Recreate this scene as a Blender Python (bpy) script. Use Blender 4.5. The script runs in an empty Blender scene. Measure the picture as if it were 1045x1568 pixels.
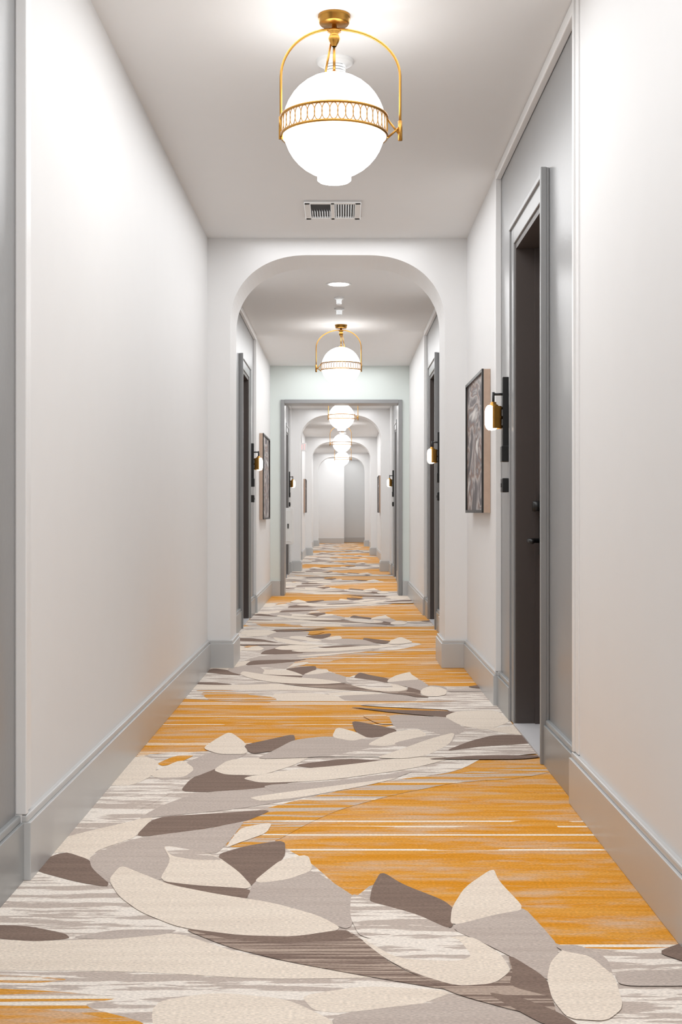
import bpy, bmesh, math, random
from mathutils import Vector, Matrix
random.seed(4)
S=bpy.context.scene
try:
    S.view_settings.view_transform='Standard'
except Exception: pass
F=1900.0
XL,XR,ZC=-.872,.803,2.77

def lin(c):
    return tuple(((v/255)/12.92 if v/255<=.04045 else ((v/255+.055)/1.055)**2.4) for v in c)+(1,)
# ---------------- materials ----------------
def newmat(name):
    m=bpy.data.materials.new(name); m.use_nodes=True
    nt=m.node_tree; b=nt.nodes['Principled BSDF']
    return m,nt,b
def paint(name,col,rough=.5,var=.03,bump=.02,metal=0,scale=6,bscale=180,spec=.5):
    m,nt,b=newmat(name); N=nt.nodes; L=nt.links
    tc=N.new('ShaderNodeTexCoord'); n=N.new('ShaderNodeTexNoise'); n.inputs['Scale'].default_value=scale
    L.new(tc.outputs['Object'],n.inputs['Vector'])
    mx=N.new('ShaderNodeMix'); mx.data_type='RGBA'
    c=lin(col); mx.inputs[6].default_value=tuple(max(0,v*(1-var)) for v in c[:3])+(1,)
    mx.inputs[7].default_value=tuple(min(1,v*(1+var)) for v in c[:3])+(1,)
    L.new(n.outputs['Fac'],mx.inputs[0]); L.new(mx.outputs[2],b.inputs['Base Color'])
    b.inputs['Roughness'].default_value=rough; b.inputs['Metallic'].default_value=metal
    b.inputs['Specular IOR Level'].default_value=spec
    if bump:
        n2=N.new('ShaderNodeTexNoise'); n2.inputs['Scale'].default_value=bscale; n2.inputs['Detail'].default_value=1
        L.new(tc.outputs['Object'],n2.inputs['Vector'])
        bp=N.new('ShaderNodeBump'); bp.inputs['Strength'].default_value=bump; bp.inputs['Distance'].default_value=.01
        L.new(n2.outputs['Fac'],bp.inputs['Height']); L.new(bp.outputs['Normal'],b.inputs['Normal'])
    return m
def emit(name,col,st,sample=False):
    m,nt,b=newmat(name)
    b.inputs['Base Color'].default_value=(.9,.9,.9,1); b.inputs['Roughness'].default_value=.3
    b.inputs['Emission Color'].default_value=lin(col); b.inputs['Emission Strength'].default_value=st
    if not sample:
        try: m.cycles.emission_sampling='NONE'
        except Exception: pass
    return m
WHITE=paint('wall_paint_white',(236,236,236),.6,.012,0,spec=.3)
CEIL=paint('ceiling_paint',(236,236,236),.7,.01,0,spec=.2)
HDRGLOW=paint('header_glow_tint',(225,233,230),.6,.01,0)  # faint green glow on the header wall, put into its colour
TRIMW=paint('trim_white_gloss',(238,238,238),.3,.01,0)
GREY=paint('grey_semigloss',(146,147,148),.28,.04,.03,bscale=60)
BASE=paint('baseboard_grey',(198,199,199),.3,.02,0)
BASED=paint('baseboard_dark_grey',(156,159,160),.3,.02,0)
DARK=paint('door_dark_brown',(78,70,67),.4,.05,0)
BLACK=paint('black_metal',(24,24,25),.35,.05,0)
GOLD=paint('brushed_brass',(182,134,64),.3,.06,0,metal=1,scale=40)
TAN=paint('frame_tan_wood',(186,162,144),.45,.12,.03,scale=30)
FIX=paint('fixture_white',(232,233,233),.35,.01,0)
ENDW=paint('end_wall_paint',(228,228,227),.6,.01,0)
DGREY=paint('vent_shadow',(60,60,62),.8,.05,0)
STONE=paint('threshold_stone',(225,224,226),.3,.04,0)
GLOBE=emit('opal_glass_glow',(252,251,249),4.2,True)
BANDG=emit('opal_band_glass',(250,249,246),.75)
LENS=emit('lamp_lens_glow',(255,250,243),9)
DOWN=emit('downlight_glow',(255,252,248),20)
BULB=emit('sconce_glass_glow',(255,238,216),3.0)
RED=emit('exit_red',(225,30,30),1.2)

def math_(nt,op,a,b=None):
    n=nt.nodes.new('ShaderNodeMath'); n.operation=op
    for i,v in enumerate((a,b)):
        if v is None: continue
        if isinstance(v,(int,float)): n.inputs[i].default_value=v
        else: nt.links.new(v,n.inputs[i])
    return n.outputs[0]
def carpet(name,ca,cb,lo,hi,sx,sy,cl=None,lthr=.9,seed=0,cell=.034,cc=None):
    m,nt,b=newmat(name); N=nt.nodes; L=nt.links
    tc=N.new('ShaderNodeTexCoord'); mp=N.new('ShaderNodeMapping')
    mp.inputs['Scale'].default_value=(sx,sy,1); mp.inputs['Location'].default_value=(seed,seed*1.7,0)
    L.new(tc.outputs['Object'],mp.inputs['Vector'])
    n=N.new('ShaderNodeTexNoise'); n.inputs['Scale'].default_value=1; n.inputs['Detail'].default_value=4; n.inputs['Roughness'].default_value=.62
    L.new(mp.outputs['Vector'],n.inputs['Vector'])
    r=N.new('ShaderNodeMapRange'); r.inputs[1].default_value=lo; r.inputs[2].default_value=hi
    L.new(n.outputs['Fac'],r.inputs[0])
    mx=N.new('ShaderNodeMix'); mx.data_type='RGBA'
    mx.inputs[6].default_value=lin(ca); mx.inputs[7].default_value=lin(cb)
    L.new(r.outputs[0],mx.inputs[0]); out=mx.outputs[2]
    if cc:   # third tone in broad soft patches
        mp4=N.new('ShaderNodeMapping'); mp4.inputs['Scale'].default_value=(2.4,11,1); L.new(tc.outputs['Object'],mp4.inputs['Vector'])
        n4=N.new('ShaderNodeTexNoise'); n4.inputs['Scale'].default_value=1; n4.inputs['Detail'].default_value=5; n4.inputs['Roughness'].default_value=.7
        L.new(mp4.outputs['Vector'],n4.inputs['Vector'])
        r4=N.new('ShaderNodeMapRange'); r4.inputs[1].default_value=.47; r4.inputs[2].default_value=.62; r4.inputs[4].default_value=.8
        L.new(n4.outputs['Fac'],r4.inputs[0])
        m4=N.new('ShaderNodeMix'); m4.data_type='RGBA'; m4.inputs[7].default_value=lin(cc)
        L.new(r4.outputs[0],m4.inputs[0]); L.new(out,m4.inputs[6]); out=m4.outputs[2]
    if cl:
        sp=N.new('ShaderNodeSeparateXYZ'); L.new(tc.outputs['Object'],sp.inputs[0])
        fy=math_(nt,'FLOOR',math_(nt,'DIVIDE',sp.outputs[1],cell))
        wn=N.new('ShaderNodeTexWhiteNoise'); wn.noise_dimensions='1D'; L.new(fy,wn.inputs['W'])
        on=math_(nt,'GREATER_THAN',wn.outputs['Value'],lthr)
        m2=N.new('ShaderNodeMapping'); m2.inputs['Scale'].default_value=(1.3,9,1); L.new(tc.outputs['Object'],m2.inputs['Vector'])
        n3=N.new('ShaderNodeTexNoise'); n3.inputs['Scale'].default_value=1; n3.inputs['Detail'].default_value=4; L.new(m2.outputs['Vector'],n3.inputs['Vector'])
        on=math_(nt,'MULTIPLY',on,math_(nt,'GREATER_THAN',n3.outputs['Fac'],.42))
        fr=math_(nt,'FRACT',math_(nt,'DIVIDE',sp.outputs[1],cell))
        on=math_(nt,'MULTIPLY',on,math_(nt,'LESS_THAN',fr,.5))
        m3=N.new('ShaderNodeMix'); m3.data_type='RGBA'; m3.inputs[7].default_value=lin(cl)
        L.new(on,m3.inputs[0]); L.new(out,m3.inputs[6]); out=m3.outputs[2]
    # loop pile : short rows of yarn
    m5=N.new('ShaderNodeMapping'); m5.inputs['Scale'].default_value=(120,290,1); L.new(tc.outputs['Object'],m5.inputs['Vector'])
    n2=N.new('ShaderNodeTexNoise'); n2.inputs['Scale'].default_value=1; n2.inputs['Detail'].default_value=1
    L.new(m5.outputs['Vector'],n2.inputs['Vector'])
    r2=N.new('ShaderNodeMapRange'); r2.inputs[1].default_value=.3; r2.inputs[2].default_value=.7; r2.inputs[3].default_value=.83; r2.inputs[4].default_value=1.14
    L.new(n2.outputs['Fac'],r2.inputs[0])
    mul=N.new('ShaderNodeVectorMath'); mul.operation='SCALE'; L.new(out,mul.inputs[0]); L.new(r2.outputs[0],mul.inputs['Scale'])
    L.new(mul.outputs[0],b.inputs['Base Color'])
    bp=N.new('ShaderNodeBump'); bp.inputs['Strength'].default_value=.25; bp.inputs['Distance'].default_value=.003
    L.new(n2.outputs['Fac'],bp.inputs['Height']); L.new(bp.outputs['Normal'],b.inputs['Normal'])
    b.inputs['Roughness'].default_value=.95; b.inputs['Specular IOR Level'].default_value=.05
    return m
C_OR=carpet('carpet_amber',(220,148,44),(226,164,78),.40,.60,1.4,24,(246,236,222),.81,cc=(214,182,152))
C_CR=carpet('carpet_cream',(240,227,212),(231,217,202),.4,.7,2,22,seed=3)
C_GR=carpet('carpet_greige',(200,187,178),(190,176,167),.4,.7,2,30,seed=5)
C_BR=carpet('carpet_brown',(132,113,103),(145,126,114),.4,.7,2,40,seed=7)
C_ST=carpet('carpet_streaked',(200,186,176),(243,234,224),.49,.515,3.2,26,seed=9)
C_SB=carpet('carpet_brown_streaked',(132,113,103),(186,167,153),.48,.53,1.2,60,seed=11)
C_OG=carpet('carpet_amber_streaked',(220,156,66),(206,189,175),.47,.53,1.6,24,(243,234,222),.78,seed=13)

# ---------------- mesh builder ----------------
class MB:
    def __init__(s): s.v=[];s.f=[];s.m=[];s.sm=[];s.mats=[]
    def mi(s,mat):
        if mat not in s.mats: s.mats.append(mat)
        return s.mats.index(mat)
    def add(s,vs,fs,mat,smooth=False):
        o=len(s.v); s.v+= [tuple(v) for v in vs]; k=s.mi(mat)
        for f in fs: s.f.append(tuple(i+o for i in f)); s.m.append(k); s.sm.append(smooth)
    def box(s,x0,x1,y0,y1,z0,z1,mat,bev=0):
        x0,x1=min(x0,x1),max(x0,x1); y0,y1=min(y0,y1),max(y0,y1); z0,z1=min(z0,z1),max(z0,z1)
        bm=bmesh.new(); bmesh.ops.create_cube(bm,size=1)
        for v in bm.verts:
            v.co=Vector(((x0+x1)/2+v.co.x*(x1-x0),(y0+y1)/2+v.co.y*(y1-y0),(z0+z1)/2+v.co.z*(z1-z0)))
        if bev: bmesh.ops.bevel(bm,geom=bm.edges[:]+bm.verts[:],offset=bev,segments=2,affect='EDGES',profile=.5)
        bm.verts.index_update()
        s.add([v.co for v in bm.verts],[[v.index for v in f.verts] for f in bm.faces],mat); bm.free()
    def lathe(s,prof,c,mat,seg=32,axis='Z'):
        vs=[];fs=[]
        for r,z in prof:
            for i in range(seg):
                a=2*math.pi*i/seg
                p=(r*math.cos(a),r*math.sin(a),z)
                if axis=='X': p=(z,r*math.cos(a),r*math.sin(a))
                if axis=='Y': p=(r*math.cos(a),z,r*math.sin(a))
                vs.append((c[0]+p[0],c[1]+p[1],c[2]+p[2]))
        for j in range(len(prof)-1):
            for i in range(seg):
                a=j*seg+i;b=j*seg+(i+1)%seg
                fs.append((a,b,b+seg,a+seg))
        s.add(vs,fs,mat,True)
    def tube(s,pts,r,mat,seg=10,closed=False):
        pts=[Vector(p) for p in pts]; n=len(pts); vs=[];fs=[]
        up=None
        for i,p in enumerate(pts):
            if closed: t=pts[(i+1)%n]-pts[i-1]
            else: t=pts[min(i+1,n-1)]-pts[max(i-1,0)]
            t.normalize()
            if up is None:
                up=Vector((0,0,1)) if abs(t.z)<.9 else Vector((0,1,0))
            u=(up-t*up.dot(t)); u.normalize(); up=u; w=t.cross(u)
            for k in range(seg):
                a=2*math.pi*k/seg; vs.append(p+u*r*math.cos(a)+w*r*math.sin(a))
        for i in range(n if closed else n-1):
            for k in range(seg):
                a=i*seg+k;b=i*seg+(k+1)%seg; c2=((i+1)%n)*seg
                fs.append((a,b,c2+(k+1)%seg,c2+k))
        if not closed:
            fs.append(tuple(range(seg-1,-1,-1))); fs.append(tuple((n-1)*seg+k for k in range(seg)))
        s.add(vs,fs,mat,True)
    def prism(s,outline,y0,y1,mat):   # outline in XZ
        n=len(outline)
        vs=[(x,y0,z) for x,z in outline]+[(x,y1,z) for x,z in outline]
        fs=[tuple(range(n)),tuple(range(2*n-1,n-1,-1))]+[(i,i+n,(i+1)%n+n,(i+1)%n) for i in range(n)]
        s.add(vs,fs,mat)
    def obj(s,name,origin=None):
        o0=Vector(origin) if origin else Vector((0,0,0))
        me=bpy.data.meshes.new(name); me.from_pydata([tuple(Vector(v)-o0) for v in s.v],[],s.f)
        for m in s.mats: me.materials.append(m)
        for i,p in enumerate(me.polygons): p.material_index=s.m[i]; p.use_smooth=s.sm[i]
        bm=bmesh.new(); bm.from_mesh(me); bmesh.ops.recalc_face_normals(bm,faces=bm.faces[:]); bm.to_mesh(me); bm.free()
        o=bpy.data.objects.new(name,me); o.location=o0; S.collection.objects.link(o); return o

YA,YB=-5.0,41.6
ARCH=[(8.0,8.45),(21.1,21.55),(29.0,29.45),(36.8,37.25)]
HDR=(14.95,15.25)
BR_=[(4.27,6.41,5.02,5.86),(10.1,12.06,10.7,11.56),(17.9,20.1,18.35,19.2),(23.0,25.0,23.5,24.35),(31,33,31.5,32.4)]
BL_=[(1.2,3.37,1.75,2.6),(9.7,12.35,10.75,11.65),(18.2,20.6,19.0,19.9),(24.2,26.2,24.7,25.6),(32,34,32.5,33.4)]
DH=2.27
def side(name,X,sg,bays,basename):
    w=MB(); bb=MB()
    def seg(y0,y1,mat,x,z0=0,z1=ZC): w.box(x,X+sg*.32,y0,y1,z0,z1,mat)
    def base(y0,y1,mat,x):
        bb.box(x-sg*.024,x+sg*.01,y0,y1,0.0,.158,mat,.002)
        bb.box(x-sg*.016,x+sg*.009,y0+.0005,y1-.0005,.157,.178,mat,.005)
    y=YA
    solids=sorted([(a,b) for a,b in ARCH]+[HDR])
    for a,b,d0,d1 in bays+[(YB,YB,0,0)]:
        seg(y,a,WHITE,X)
        c=y
        for p,q in solids:
            if p>=y and q<=a: base(c,p-.001,BASE,X); c=q+.001
        if a>c: base(c,a,BASE,X)
        if a==YB: break
        g=X+sg*.018
        seg(a+.001,d0,GREY,g); seg(d1,b-.001,GREY,g); seg(d0,d1,GREY,g,DH,ZC)
        base(a,d0-.101,BASED,g); base(d1+.101,b,BASED,g)
        y=b
    w.obj(name); bb.obj(basename)
side('wall_left',XL,-1,BL_,'baseboard_left')
side('wall_right',XR,1,BR_,'baseboard_right')

# corner beads / crown of the grey bays
def trims(X,sg,bays,nm):
    t=MB()
    for a,b,_,_ in bays:
        t.box(X-sg*.006,X+sg*.0165,a-.075,a-.022,.18,ZC-.001,TRIMW,.002)
        t.box(X-sg*.013,X+sg*.0175,a-.022,a+.0025,.18,ZC-.001,TRIMW,.003)
        t.box(X-sg*.006,X+sg*.0165,b+.022,b+.075,.18,ZC-.001,TRIMW,.002)
        t.box(X-sg*.013,X+sg*.0175,b-.0025,b+.022,.18,ZC-.001,TRIMW,.003)
        t.box(X-sg*.011,X+sg*.017,a+.004,b-.004,ZC-.05,ZC-.002,TRIMW,.004)
    t.obj(nm)
trims(XL,-1,BL_,'trim_1'); trims(XR,1,BR_,'trim_2')

# doors
def door(name,X,sg,d0,d1,far):
    o=MB(); g=X+sg*.0175; P=X+sg*.004
    c=.10
    o.box(P,g,d0-c,d0,0,DH+c,GREY,.003); o.box(P,g,d1,d1+c,0,DH+c,GREY,.003)
    o.box(P+sg*.0005,g,d0-.001,d1+.001,DH,DH+c,GREY,.003)
    o.box(P-sg*.022,P+sg*.004,d0-c-.002,d0-c+.020,0,DH+c+.002,GREY,.004)
    o.box(P-sg*.008,P+sg*.004,d1+c-.020,d1+c+.002,0,DH+c+.002,GREY,.003)
    o.box(P-sg*.010,P+sg*.004,d0-c,d1+c,DH+c-.022,DH+c+.001,GREY,.003)
    xi=X+sg*.012; xo=X+sg*.16
    o.box(xi,xo,d0-.001,d0+.03,0.001,DH+.001,DARK); o.box(xi,xo,d1-.03,d1+.001,0.001,DH+.001,DARK); o.box(xi+sg*.001,xo,d0+.02,d1-.02,DH-.03,DH+.001,DARK)
    o.box(X+sg*.10,xo-sg*.001,d1-.048,d1-.029,0.002,DH-.031,DARK); o.box(X+sg*.10,xo-sg*.001,d0+.029,d0+.048,0.002,DH-.031,DARK)
    o.box(X+sg*.135,X+sg*.18,d0+.02,d1-.02,.012,DH-.02,DARK)
    for z0,z1 in ((.25,.8),(1.2,2.05)):
        for (a,b,u,v) in ((d0+.14,d0+.16,z0,z1),(d1-.16,d1-.14,z0,z1),(d0+.161,d1-.161,z0,z0+.02),(d0+.161,d1-.161,z1-.02,z1)):
            o.box(X+sg*.128,X+sg*.14,a,b,u,v,DARK)
    o.box(X+sg*.001,X+sg*.134,d0+.031,d1-.031,0.0,.010,STONE)
    s2=1 if far else -1
    hy=(d1-.10) if far else (d0+.10)
    o.box(X+sg*.112,X+sg*.136,hy-.03,hy+.03,.80,1.10,BLACK,.006)
    o.tube([(X+sg*.12,hy,.87),(X+sg*.068,hy,.87),(X+sg*.060,hy-s2*.02,.87),(X+sg*.060,hy-s2*.12,.868)],.011,BLACK)
    o.tube([(X+sg*.12,hy,1.03),(X+sg*.080,hy,1.03)],.024,BLACK,16)
    o.obj(name)
k=1
for X,sg,bays,fars in ((XL,-1,BL_,(1,1,1,1,1)),(XR,1,BR_,(1,0,1,1,1))):
    for (a,b,d0,d1),f in zip(bays,fars):
        door('door_%d'%k,X,sg,d0,d1,f); k+=1

# floor / ceiling / end walls
m=MB(); m.box(XL-.32,XR+.32,YA-.2,YB+.2,-.12,0,C_OR); m.obj('floor')
m=MB(); m.box(XL-.32,XR+.32,YA-.2,YB+.2,ZC,ZC+.15,CEIL); m.obj('ceiling')
m=MB(); m.box(XL-.32,XR+.32,YA-.2,YA,0,ZC,WHITE); m.obj('wall_back')
m=MB(); m.box(XL,.05,40.4,YB+.2,0,ZC,WHITE); m.box(.05,XR,YB-.1,YB+.2,0,ZC,ENDW); m.box(.03,.05,40.38,40.399,0,ZC,TRIMW); m.obj('wall_front')
m=MB(); m.box(XL+.024,.05,40.376,40.4,0,.17,BASE,.003); m.box(.05,XR-.024,YB-.125,YB-.1,0,.17,BASE,.003); m.obj('baseboard_front')

# arches
XI0,XI1=-.725,.66
def archpts(n=26,a=.50,b=.44,zt=2.66):
    pts=[(XI1,0.0)]
    for i in range(n+1):
        t=i/n*math.pi/2; pts.append((XI1-a+a*abs(math.cos(t))**.92,zt-b+b*math.sin(t)**.92))
    for i in range(n+1):
        t=math.pi/2-i/n*math.pi/2; pts.append((XI0+a-a*abs(math.cos(t))**.92,zt-b+b*math.sin(t)**.92))
    pts.append((XI0,0.0)); return pts
for i,(a,b) in enumerate(ARCH):
    m=MB(); out=[(XL-.05,0),(XL-.05,ZC),(XR+.05,ZC),(XR+.05,0)]
    m.prism(out+archpts(),a,b,WHITE)
    m.obj('wall_arch' if i==0 else 'wall_arch.%03d'%i)
    bb=MB()
    for X,I,sg in ((XL,XI0,-1),(XR,XI1,1)):
        for z0,z1,t in ((0,.158,.024),(.157,.178,.016)):
            xa,xb=sorted((X,I-sg*t)); bb.box(xa,xb,a-t,b+t,z0,z1,BASE,.003)
    bb.obj('baseboard_arch' if i==0 else 'baseboard_arch.%03d'%i)
# header opening
a,b=HDR; HX0,HX1,HZ=-.745,.716,2.36
m=MB(); m.prism([(XL-.05,0),(XL-.05,ZC),(XR+.05,ZC),(XR+.05,0),(HX1,0),(HX1,HZ),(HX0,HZ),(HX0,0)],a,b,HDRGLOW); m.obj('wall_header')
m=MB(); c=.045
m.box(HX0-.002,HX0+c,a-.025,b+.02,0,HZ,GREY,.004); m.box(HX1-c,HX1+.002,a-.025,b+.02,0,HZ,GREY,.004); m.box(HX0+c,HX1-c,a-.024,b+.019,HZ-c,HZ+.002,GREY,.004)
m.obj('trim_3')
bb=MB()
bb.box(XL,HX0-.005,a-.023,a,0,.178,BASE,.002); bb.box(HX1+.005,XR,a-.023,a,0,.178,BASE,.002)
bb.obj('baseboard_header')

# ---------------- pendant lamp ----------------
def pendant(Y,mir,i):
    o=MB(); cx=-.03 if i==0 else -.015
    R=.184; zc=2.377
    prof=[(R*math.sin(t),-R*math.cos(t)) for t in [math.pi*j/20 for j in range(21)]]
    prof[0]=(.0005,-R); prof[-1]=(.0005,R)
    o.lathe(prof,(cx,Y,zc),GLOBE,36)
    o.lathe([(.0005,-.198),(.054,-.198),(.06,-.193),(.06,-.17)],(cx,Y,zc),LENS,32)
    o.lathe([(.0005,R+.008),(.018,R+.008),(.022,R+.004),(.024,R-.004)],(cx,Y,zc),GOLD,24)
    o.lathe([(.0005,2.738),(.05,2.738),(.055,2.743),(.055,2.755),(.058,2.757),(.058,2.7699)],(cx,Y,0),GOLD,32)
    o.lathe([(.008,2.74),(.010,2.722),(.022,2.718),(.025,2.712),(.014,2.704),(.020,2.695),(.022,2.686),(.015,2.672),(.008,2.66)],(cx,Y,0),GOLD,24)
    o.tube([(cx,Y,2.665),(cx,Y,zc+R)],.005,GOLD)
    o.tube([(cx-mir*.012,Y+.004,2.672),(cx-mir*.035,Y+.02,zc+R-.004)],.004,GOLD)
    wl,wr=.19,.235
    def q(t,w):
        a_=t*math.pi/2
        return (w*math.sin(a_)**.95, 2.722-.17*(1-math.cos(a_)))
    left=[(-x,z) for x,z in [q(t/14,wl) for t in range(15)]]
    right=[q(t/14,wr) for t in range(15)]
    path=[(-wl,2.37)]+[(-wl,2.46)]+left[::-1]+right[1:]+[(wr,2.45),(wr,2.36)]
    P=[(cx+mir*x,Y,z) for x,z in path]
    o.tube(P,.0048,GOLD,10)
    o.tube([(cx-mir*wl,Y,2.33),(cx-mir*wl,Y,2.41)],.008,GOLD,12)
    o.tube([(cx+mir*wr,Y,2.325),(cx+mir*wr,Y,2.395)],.008,GOLD,12)
    for z0,z1 in ((2.40,2.345),(2.335,2.375)):
        o.tube([(cx+mir*.19,Y,z0),(cx+mir*wr,Y,z1)],.004,GOLD,8)
    # gallery band : glass backing, two rings and an oval lattice
    o.lathe([(.1862,2.342),(.1870,2.372),(.1862,2.402)],(cx,Y,0),BANDG,64)
    for zz in (2.340,2.404):
        o.lathe([(.186,zz-.0036),(.193,zz-.0036),(.193,zz+.0036),(.186,zz+.0036),(.186,zz-.0036)],(cx,Y,0),GOLD,64)
    n=44
    for k2 in range(n):
        a0=2*math.pi*k2/n; pl=[]
        for j in range(12):
            u=2*math.pi*j/12
            aa=a0+math.cos(u)*math.pi/n*1.08; zz=2.372+.029*math.sin(u)
            pl.append((cx+.190*math.cos(aa),Y+.190*math.sin(aa),zz))
        o.tube(pl,.0015,GOLD,6,True)
    o.obj('globe_pendant_light' if i==0 else 'globe_pendant_light.%03d'%i,(cx,Y,ZC))
for i,(Y,mi) in enumerate(((4.42,1),(11.7,-1),(17.8,1),(24.6,-1),(31.6,1),(-2.4,1))): pendant(Y,mi,i)

# recessed downlights: the first is real, the rest are added for extra light
for i,(x,y) in enumerate(((-.03,9.6),(0,1.3),(0,13.6),(0,20.2),(0,27.5),(0,35.0),(0,39.4))):
    o=MB(); z=ZC
    o.lathe([(.078,z-.001),(.080,z-.006),(.098,z-.005),(.100,z)],(x,y,0),FIX,32)
    o.lathe([(.0005,z-.003),(.079,z-.003)],(x,y,0),DOWN,32)
    o.obj('recessed_downlight' if i==0 else 'recessed_downlight.%03d'%i,(x,y,ZC))
# added soft fill lights under the ceiling, no fixtures, one per bay
for i,(y0,y1,p) in enumerate(((-4.8,3.2,72),(3.4,7.9,38),(8.6,14.8,56),(15.4,21.0,52),(21.7,28.9,64),(29.6,36.7,60),(37.4,41.3,33))):
    ld=bpy.data.lights.new('ceiling_fill_light','AREA'); ld.shape='RECTANGLE'; ld.size=1.1; ld.size_y=y1-y0; ld.energy=p; ld.color=(.985,.998,1.012)
    lo=bpy.data.objects.new('ceiling_fill_light',ld); lo.location=(-.03,(y0+y1)/2,ZC-.012); S.collection.objects.link(lo)
# smoke detectors
for i,(x,y,r) in enumerate(((-.03,4.86,.074),(-.03,10.2,.04),(-.03,10.75,.045))):
    o=MB(); z=ZC
    o.lathe([(r,z),(r,z-.008),(r*.9,z-.014),(r*.6,z-.02),(r*.56,z-.022)],(x,y,0),FIX,32)
    for j in range(3):
        o.lathe([(r*.5,z-.022-j*.011),(r*.56,z-.024-j*.011),(r*.56,z-.029-j*.011),(r*.5,z-.031-j*.011)],(x,y,0),FIX,24)
    o.lathe([(r*.42,z-.01),(r*.42,z-.055)],(x,y,0),DGREY,20)
    o.lathe([(r*.56,z-.054),(r*.5,z-.060),(.0005,z-.062)],(x,y,0),FIX,24)
    o.obj('smoke_detector' if i==0 else 'smoke_detector.%03d'%i,(x,y,ZC))
# ceiling air vent
o=MB(); x0,x1,y0,y1=-.22,.105,7.03,7.43; z=ZC
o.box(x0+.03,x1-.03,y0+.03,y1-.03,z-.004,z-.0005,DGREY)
for a in ((x0,x1,y0,y0+.035),(x0,x1,y1-.035,y1),(x0,x0+.035,y0+.001,y1-.001),(x1-.035,x1,y0+.001,y1-.001),((x0+x1)/2-.012,(x0+x1)/2+.012,y0+.001,y1-.001)):
    o.box(a[0],a[1],a[2],a[3],z-.016,z,FIX,.003)
n=8
for h in range(2):
    a=x0+.035 if h==0 else (x0+x1)/2+.012; b=(x0+x1)/2-.012 if h==0 else x1-.035
    for j in range(n):
        xx=a+(j+.5)*(b-a)/n; d=.003*(1 if h else -1)
        ya=y0+.03 if h else y0+.2
        vs=[(xx-d,ya,z-.018),(xx+d,ya,z-.002),(xx+d,y1-.03,z-.002),(xx-d,y1-.03,z-.018),
            (xx-d+.002,ya,z-.018),(xx+d+.002,ya,z-.002),(xx+d+.002,y1-.03,z-.002),(xx-d+.002,y1-.03,z-.018)]
        o.add(vs,[(0,1,2,3),(4,5,6,7),(0,1,5,4),(3,2,6,7),(0,3,7,4),(1,2,6,5)],FIX)
o.obj('ceiling_air_vent',((x0+x1)/2,(y0+y1)/2,ZC))

# ---------------- sconces ----------------
def sconce(X,sg,y,i):
    o=MB(); x=X+sg*.018
    o.box(x,X-sg*.014,y-.014,y+.014,1.25,1.67,BLACK,.004)
    xg=X-sg*.058
    o.tube([(x-sg*.01,y,1.585),(xg,y,1.585)],.0065,BLACK); o.tube([(xg,y,1.595),(xg,y,1.53)],.0065,BLACK)
    o.lathe([(.0005,1.548),(.014,1.546),(.016,1.535),(.024,1.532),(.026,1.52)],(xg,y,0),GOLD,20)
    pr=[(.0005,1.405),(.018,1.408),(.028,1.418),(.034,1.435),(.034,1.50),(.030,1.518),(.02,1.53),(.0005,1.535)]
    o.lathe(pr,(xg-sg*.008,y,0),BULB,24)
    for zz0,zz1,rr in ((1.415,1.525,.042),(1.42,1.43,.045),(1.51,1.52,.045),(1.465,1.475,.045)):
        vs=[];fs=[]
        for j in range(17):
            a=-math.pi*.56+math.pi*1.06*j/16
            vs+= [(xg+sg*rr*math.cos(a),y+rr*math.sin(a),zz0),(xg+sg*rr*math.cos(a),y+rr*math.sin(a),zz1)]
        for j in range(16): fs.append((2*j,2*j+1,2*j+3,2*j+2))
        o.add(vs,fs,GOLD,True)
    o.tube([(x,y,1.47),(xg+sg*.04,y,1.47)],.008,GOLD)
    o.box(x,X-sg*.02,y-.03,y+.03,1.251,1.33,BLACK,.004)
    o.obj('wall_sconce' if i==0 else 'wall_sconce.%03d'%i,(x,y,1.45))
    r=MB(); xr=x-sg*.0005; r.box(xr,X-sg*.018,y-.035,y+.035,1.10,1.17,BLACK,.005); r.box(X-sg*.018,X-sg*.021,y-.012,y+.012,1.125,1.145,DGREY,.001)
    r.obj('card_reader' if i==0 else 'card_reader.%03d'%i,(x,y,1.13))
for i,(X,sg,y) in enumerate(((XR,1,6.13),(XL,-1,12.0),(XR,1,10.32),(XL,-1,20.25),(XR,1,19.65))): sconce(X,sg,y,i)

# ---------------- framed art ----------------
am,nt,b=newmat('abstract_print'); N=nt.nodes; L=nt.links
tc=N.new('ShaderNodeTexCoord'); mp=N.new('ShaderNodeMapping'); mp.inputs['Scale'].default_value=(1,1.6,3.0); mp.inputs['Rotation'].default_value=(.7,0,0); mp.inputs['Location'].default_value=(2,3.1,1.4)
n=N.new('ShaderNodeTexNoise'); n.inputs['Scale'].default_value=1.0; n.inputs['Detail'].default_value=7; n.inputs['Distortion'].default_value=1.6
cr=N.new('ShaderNodeValToRGB'); e=cr.color_ramp.elements
e[0].position=.36; e[0].color=lin((78,74,77)); e[1].position=.66; e[1].color=lin((222,218,214))
x=e.new(.46); x.color=lin((104,98,100)); x=e.new(.52); x.color=lin((190,184,182)); x=e.new(.555); x.color=lin((132,104,90)); x=e.new(.59); x.color=lin((120,116,120))
L.new(tc.outputs['Object'],mp.inputs['Vector']); L.new(mp.outputs['Vector'],n.inputs['Vector']); L.new(n.outputs['Fac'],cr.inputs[0]); L.new(cr.outputs[0],b.inputs['Base Color']); b.inputs['Roughness'].default_value=.5
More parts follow.
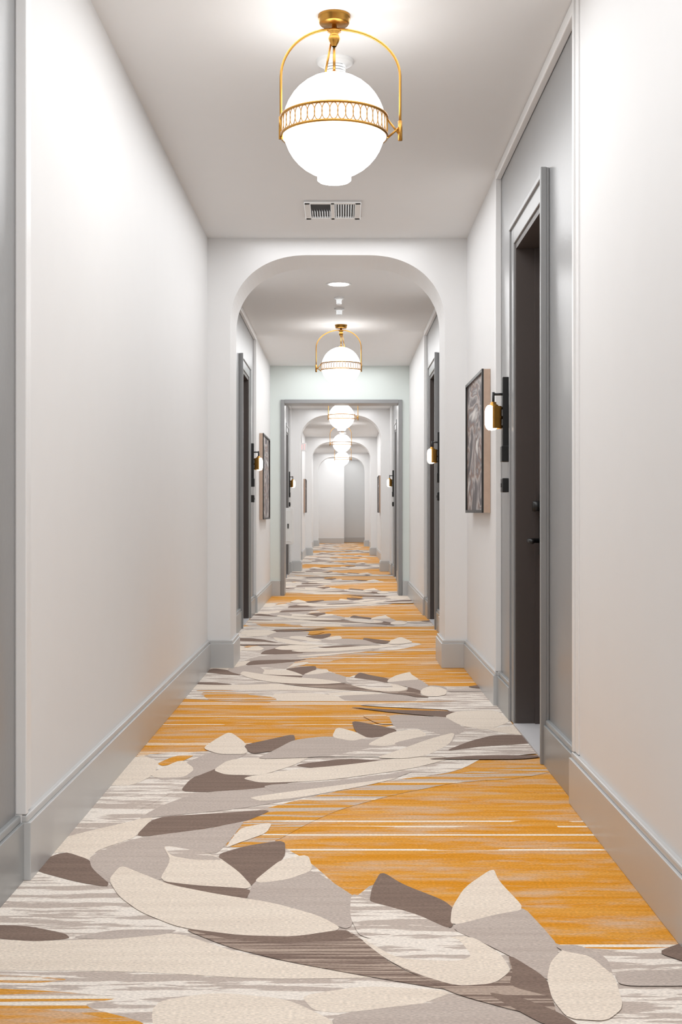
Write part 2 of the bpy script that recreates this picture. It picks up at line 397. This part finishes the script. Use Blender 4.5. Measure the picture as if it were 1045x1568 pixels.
def art(X,sg,y0,y1,z0,z1,i):
    o=MB(); xf=X-sg*.048; t=.014; X=X-sg*.001
    o.box(X,xf+sg*.012,y0+t,y1-t,z0+t,z1-t,am)
    for a in ((y0,y0+t,z0,z1),(y1-t,y1,z0,z1),(y0+t,y1-t,z0,z0+t),(y0+t,y1-t,z1-t,z1)):
        o.box(X,xf+sg*.010,a[0],a[1],a[2],a[3],TAN)
        o.box(xf+sg*.0102,xf,a[0]-.001,a[1]+.001,a[2]-.001,a[3]+.001,BLACK)
    o.obj('framed_artwork' if i==0 else 'framed_artwork.%03d'%i,(X,(y0+y1)/2,(z0+z1)/2))
art(XR,1,6.73,7.62,1.0,1.78,0); art(XL,-1,12.95,14.1,.93,1.83,1); art(XL,-1,27.6,28.5,1.0,1.75,2); art(XR,1,26.0,27.0,1.0,1.78,3)

# wall cabinet behind the header opening
o=MB(); o.box(XL+.001,-.64,15.75,16.15,.60,1.06,FIX,.006); o.box(XL+.02,-.66,15.742,15.752,.63,1.03,FIX,.003); o.box(-.70,-.685,15.73,15.745,.80,.86,BLACK,.002)
o.obj('wall_cabinet',(XL,15.95,.83))
# exit sign
o=MB(); o.box(XL+.001,-.66,22.6,22.64,2.12,2.27,FIX,.005); 
lx=[-.845,-.80,-.755,-.71]; y=22.598; z0,z1=2.15,2.24; w=.03
def bar(xa,za,xb,zb,t=.004):
    d=Vector((xb-xa,0,zb-za)); nrm=Vector((-d.z,0,d.x)).normalized()*t
    p=[Vector((xa,y,za))+nrm,Vector((xb,y,zb))+nrm,Vector((xb,y,zb))-nrm,Vector((xa,y,za))-nrm]
    o.add(p,[(0,1,2,3)],RED)
x=lx[0]
for A in ((x,z0,x,z1),(x,z0,x+w,z0),(x,z1,x+w,z1),(x,(z0+z1)/2,x+w*.8,(z0+z1)/2)): bar(*A)
x=lx[1]; bar(x,z0,x+w,z1); bar(x,z1,x+w,z0)
x=lx[2]+w/2; bar(x,z0,x,z1)
x=lx[3]; bar(x,z1,x+w,z1); bar(x+w/2,z0,x+w/2,z1)
o.obj('exit_sign',(XL,22.62,2.2))

# ---------------- carpet pattern (inlaid shapes on the floor) ----------------
def W(x,y): return ((x-525)/(y-785),F/(y-785))
C1=[
('S',[(-40,1400),(0,1375),(60,1325),(100,1262),(160,1200),(215,1155),(330,1150),(480,1135),(600,1142),(760,1150),(700,1182),(600,1196),(480,1220),(415,1240),(415,1265),(420,1290),(475,1320),(540,1378),(575,1350),(690,1400),(760,1380),(850,1450),(960,1455),(1050,1450),(1300,1440),(1300,1620),(-200,1620)]),
('M',[(290,1266),(400,1240),(470,1222),(600,1194),(760,1178),(860,1164),(900,1170),(800,1192),(700,1198),(600,1218),(520,1240),(470,1262),(420,1290),(350,1300)]),
('M',[(-60,1490),(30,1494),(110,1500),(60,1506),(-60,1504)]),
('M',[(-60,1512),(80,1518),(190,1528),(120,1540),(230,1568),(240,1620),(-60,1620)]),
('O',[(-60,1540),(60,1545),(150,1556),(200,1580),(-60,1620)]),
('C',[(230,1535),(330,1520),(440,1530),(520,1568),(540,1620),(240,1620)]),
('C',[(460,1525),(560,1510),(700,1518),(640,1540),(520,1552),(480,1548)]),
('G',[(500,1555),(640,1538),(720,1530),(830,1560),(860,1620),(540,1620)]),
('C',[(-80,1436),(60,1442),(170,1438),(270,1428),(350,1455),(450,1476),(600,1498),(400,1500),(200,1488),(-80,1486)]),
('B',[(-60,1416),(40,1418),(100,1430),(108,1438),(50,1443),(-60,1432)]),
('G',[(105,1436),(180,1424),(275,1424),(250,1432),(160,1440)]),
('G',[(85,1225),(140,1225),(240,1195),(225,1225),(170,1245),(110,1255)]),
('S',[(110,1250),(140,1220),(165,1205),(280,1188),(272,1210),(225,1235),(150,1268)]),
('C',[(60,1312),(90,1285),(160,1255),(240,1240),(228,1262),(205,1284),(150,1302),(132,1320),(98,1304)]),
('S',[(90,1285),(110,1262),(150,1250),(238,1240),(215,1255),(140,1272)]),
('B',[(46,1326),(98,1304),(140,1318),(172,1360),(120,1352),(60,1336)]),
('G',[(136,1312),(205,1284),(330,1268),(378,1254),(350,1290),(330,1310),(250,1294),(264,1320),(245,1352),(205,1332),(172,1358),(140,1330)]),
('B',[(204,1284),(236,1252),(330,1246),(420,1240),(378,1258),(300,1272)]),
('G',[(210,1255),(245,1235),(300,1215),(470,1200),(600,1190),(470,1222),(360,1240),(236,1252)]),
('B',[(276,1212),(290,1195),(330,1170),(345,1186),(470,1194),(400,1208),(310,1214)]),
('C',[(163,1203),(200,1160),(222,1158),(246,1168),(232,1190),(200,1204)]),
('G',[(236,1196),(275,1172),(330,1150),(385,1152),(335,1176),(295,1192)]),
('O',[(240,1170),(268,1158),(300,1156),(280,1166),(250,1174)]),
('C',[(228,1186),(278,1163),(299,1178),(282,1191),(240,1192)]),
('C',[(326,1180),(350,1164),(400,1160),(478,1158),(452,1172),(400,1188),(345,1187)]),
('B',[(448,1172),(530,1162),(600,1166),(560,1172),(480,1177)]),
('C',[(368,1192),(440,1180),(530,1172),(640,1158),(700,1160),(630,1178),(500,1196),(400,1200)]),
('G',[(400,1203),(520,1196),(640,1180),(600,1194),(480,1212),(420,1214)]),
('C',[(380,1222),(450,1212),(560,1198),(620,1190),(560,1204),(460,1222),(400,1228)]),
('B',[(330,1310),(378,1296),(437,1287),(437,1314),(404,1340),(386,1360),(358,1335)]),
('C',[(345,1300),(356,1284),(370,1268),(418,1260),(408,1277),(365,1292)]),
('C',[(243,1350),(262,1318),(248,1294),(330,1310),(366,1336),(388,1360),(360,1364),(300,1357)]),
('S',[(250,1296),(300,1303),(345,1318),(300,1318),(262,1312)]),
('G',[(376,1380),(388,1352),(420,1340),(478,1332),(534,1368),(545,1376),(538,1428),(480,1404)]),
('C',[(390,1350),(408,1335),(430,1318),(472,1309),(480,1334),(440,1348),(400,1353)]),
('B',[(240,1350),(300,1357),(386,1362),(376,1380),(330,1372),(280,1362)]),
('C',[(166,1348),(185,1326),(215,1338),(260,1356),(330,1370),(420,1384),(490,1404),(526,1424),(470,1436),(370,1434),(275,1422),(215,1398),(182,1374)]),
('Z',[(275,1422),(370,1434),(450,1436),(530,1424),(566,1448),(605,1482),(700,1520),(560,1496),(440,1474),(350,1452)]),
('B',[(275,1422),(370,1434),(450,1436),(530,1424),(545,1438),(440,1446),(350,1440)]),
('S',[(538,1368),(572,1384),(640,1400),(700,1428),(730,1442),(640,1442),(552,1438),(536,1405)]),
('B',[(566,1382),(570,1360),(584,1335),(618,1356),(680,1380),(699,1396),(692,1426),(640,1402),(590,1388)]),
('G',[(695,1426),(700,1410),(800,1388),(832,1422),(856,1450),(850,1510),(790,1470),(740,1445)]),
('C',[(690,1420),(692,1392),(712,1360),(756,1330),(764,1350),(806,1394),(760,1402)]),
('C',[(550,1438),(600,1448),(650,1440),(720,1434),(765,1460),(784,1488),(758,1508),(700,1512),(630,1492),(585,1466)]),
('S',[(552,1438),(620,1440),(700,1436),(724,1466),(700,1474),(610,1470)]),
('Z',[(590,1470),(640,1494),(700,1512),(760,1508),(784,1488),(778,1462),(835,1498),(856,1560),(790,1550),(690,1522)]),
('B',[(778,1462),(836,1498),(850,1530),(780,1512),(786,1488)]),
('B',[(740,1520),(800,1530),(856,1552),(900,1580),(840,1575)]),
('C',[(838,1500),(844,1474),(870,1448),(904,1458),(942,1496),(956,1545),(930,1566),(870,1562),(846,1532)]),
('G',[(850,1450),(885,1448),(930,1468),(940,1496),(905,1466),(862,1458)]),
('B',[(1005,1460),(1060,1440),(1100,1470),(1060,1478)]),
('G',[(940,1490),(1060,1488),(1150,1500),(1060,1512),(950,1512)]),
]
C2=[
('S',[(400,1160),(480,1135),(560,1120),(640,1105),(700,1088),(600,1084),(540,1080),(660,1076),(770,1072),(840,1120),(850,1152),(760,1160),(640,1160)]),
('C',[(310,1147),(330,1133),(352,1121),(376,1138),(380,1156),(335,1156)]),
('B',[(372,1142),(410,1134),(450,1125),(453,1135),(425,1150),(385,1156)]),
('G',[(420,1150),(450,1134),(500,1128),(575,1134),(600,1140),(500,1160),(390,1164)]),
('C',[(508,1130),(516,1114),(545,1122),(565,1130),(540,1136)]),
('B',[(538,1104),(580,1112),(608,1118),(606,1126),(565,1132),(545,1122)]),
('O',[(552,1096),(590,1094),(606,1110),(580,1110)]),
('G',[(594,1094),(690,1100),(716,1120),(690,1130),(640,1116),(604,1116)]),
('C',[(560,1142),(600,1122),(640,1117),(656,1126),(630,1138),(590,1144)]),
('G',[(598,1140),(650,1128),(700,1124),(690,1142),(640,1148)]),
('C',[(575,1162),(610,1150),(660,1132),(698,1122),(690,1140),(655,1158),(620,1163)]),
('B',[(528,1083),(600,1088),(700,1090),(748,1104),(690,1100),(600,1092)]),
('C',[(680,1098),(700,1090),(760,1088),(784,1106),(745,1120),(705,1112)]),
('B',[(680,1152),(720,1136),(760,1126),(840,1128),(820,1140),(740,1144)]),
('C',[(740,1118),(790,1112),(840,1126),(800,1128)]),
('S',[(668,1162),(730,1146),(840,1138),(860,1152),(770,1160)]),
('B',[(640,1164),(740,1158),(850,1158),(800,1164)]),
]
MM={'S':C_ST,'O':C_OR,'C':C_CR,'G':C_GR,'B':C_BR,'Z':C_SB,'M':C_OG}
def chaikin(p,k=2,w=.16):
    for _ in range(k):
        q=[]
        for i in range(len(p)):
            a=p[i];b=p[(i+1)%len(p)]
            q.append((a[0]*(1-w)+b[0]*w,a[1]*(1-w)+b[1]*w)); q.append((a[0]*w+b[0]*(1-w),a[1]*w+b[1]*(1-w)))
        p=q
    return p
def clip(p,xv,keep_less):
    out=[]
    for i in range(len(p)):
        a=p[i];b=p[(i+1)%len(p)]
        ia=(a[0]<=xv) if keep_less else (a[0]>=xv); ib=(b[0]<=xv) if keep_less else (b[0]>=xv)
        if ia: out.append(a)
        if ia!=ib:
            t=(xv-a[0])/(b[0]-a[0]); out.append((xv,a[1]+t*(b[1]-a[1])))
    return out
cm=MB()
P=4.3
for rep in range(-2,9):
    k0=0
    for cs in (C1,C2):
        for kd,pl in cs:
            k0+=1
            p=[W(*q) for q in chaikin(pl)]
            dy=rep*P; mir=1
            if rep>0 and rep%2==1 and cs is C2: mir=-1
            p=[(x*mir-(.05 if mir<0 else 0),y+dy) for x,y in p]
            if min(y for x,y in p)<YA or max(y for x,y in p)>40.3: continue
            p=clip(clip(p,XR-.001,True),XL+.001,False)
            if len(p)<3: continue
            z=.0008+k0*.00005
            cm.add([(x,y,z) for x,y in p],[tuple(range(len(p)))],MM[kd])
co=cm.obj('carpet')
for pz in co.data.polygons:
    if pz.normal.z<0: pz.flip()

# world
w=bpy.data.worlds.new('World'); S.world=w; w.use_nodes=True
w.node_tree.nodes['Background'].inputs[0].default_value=(.8,.82,.85,1); w.node_tree.nodes['Background'].inputs[1].default_value=.5
# camera
cd=bpy.data.cameras.new('camera'); cam=bpy.data.objects.new('camera',cd); S.collection.objects.link(cam)
cam.location=(0,0,1.0); cam.rotation_euler=(math.pi/2,0,0)
cd.sensor_fit='VERTICAL'; cd.sensor_height=36; cd.sensor_width=24; cd.lens=36*F/1568
cd.shift_x=-2.5/1568; cd.shift_y=1/1568; cd.clip_start=.05; cd.clip_end=200
S.camera=cam
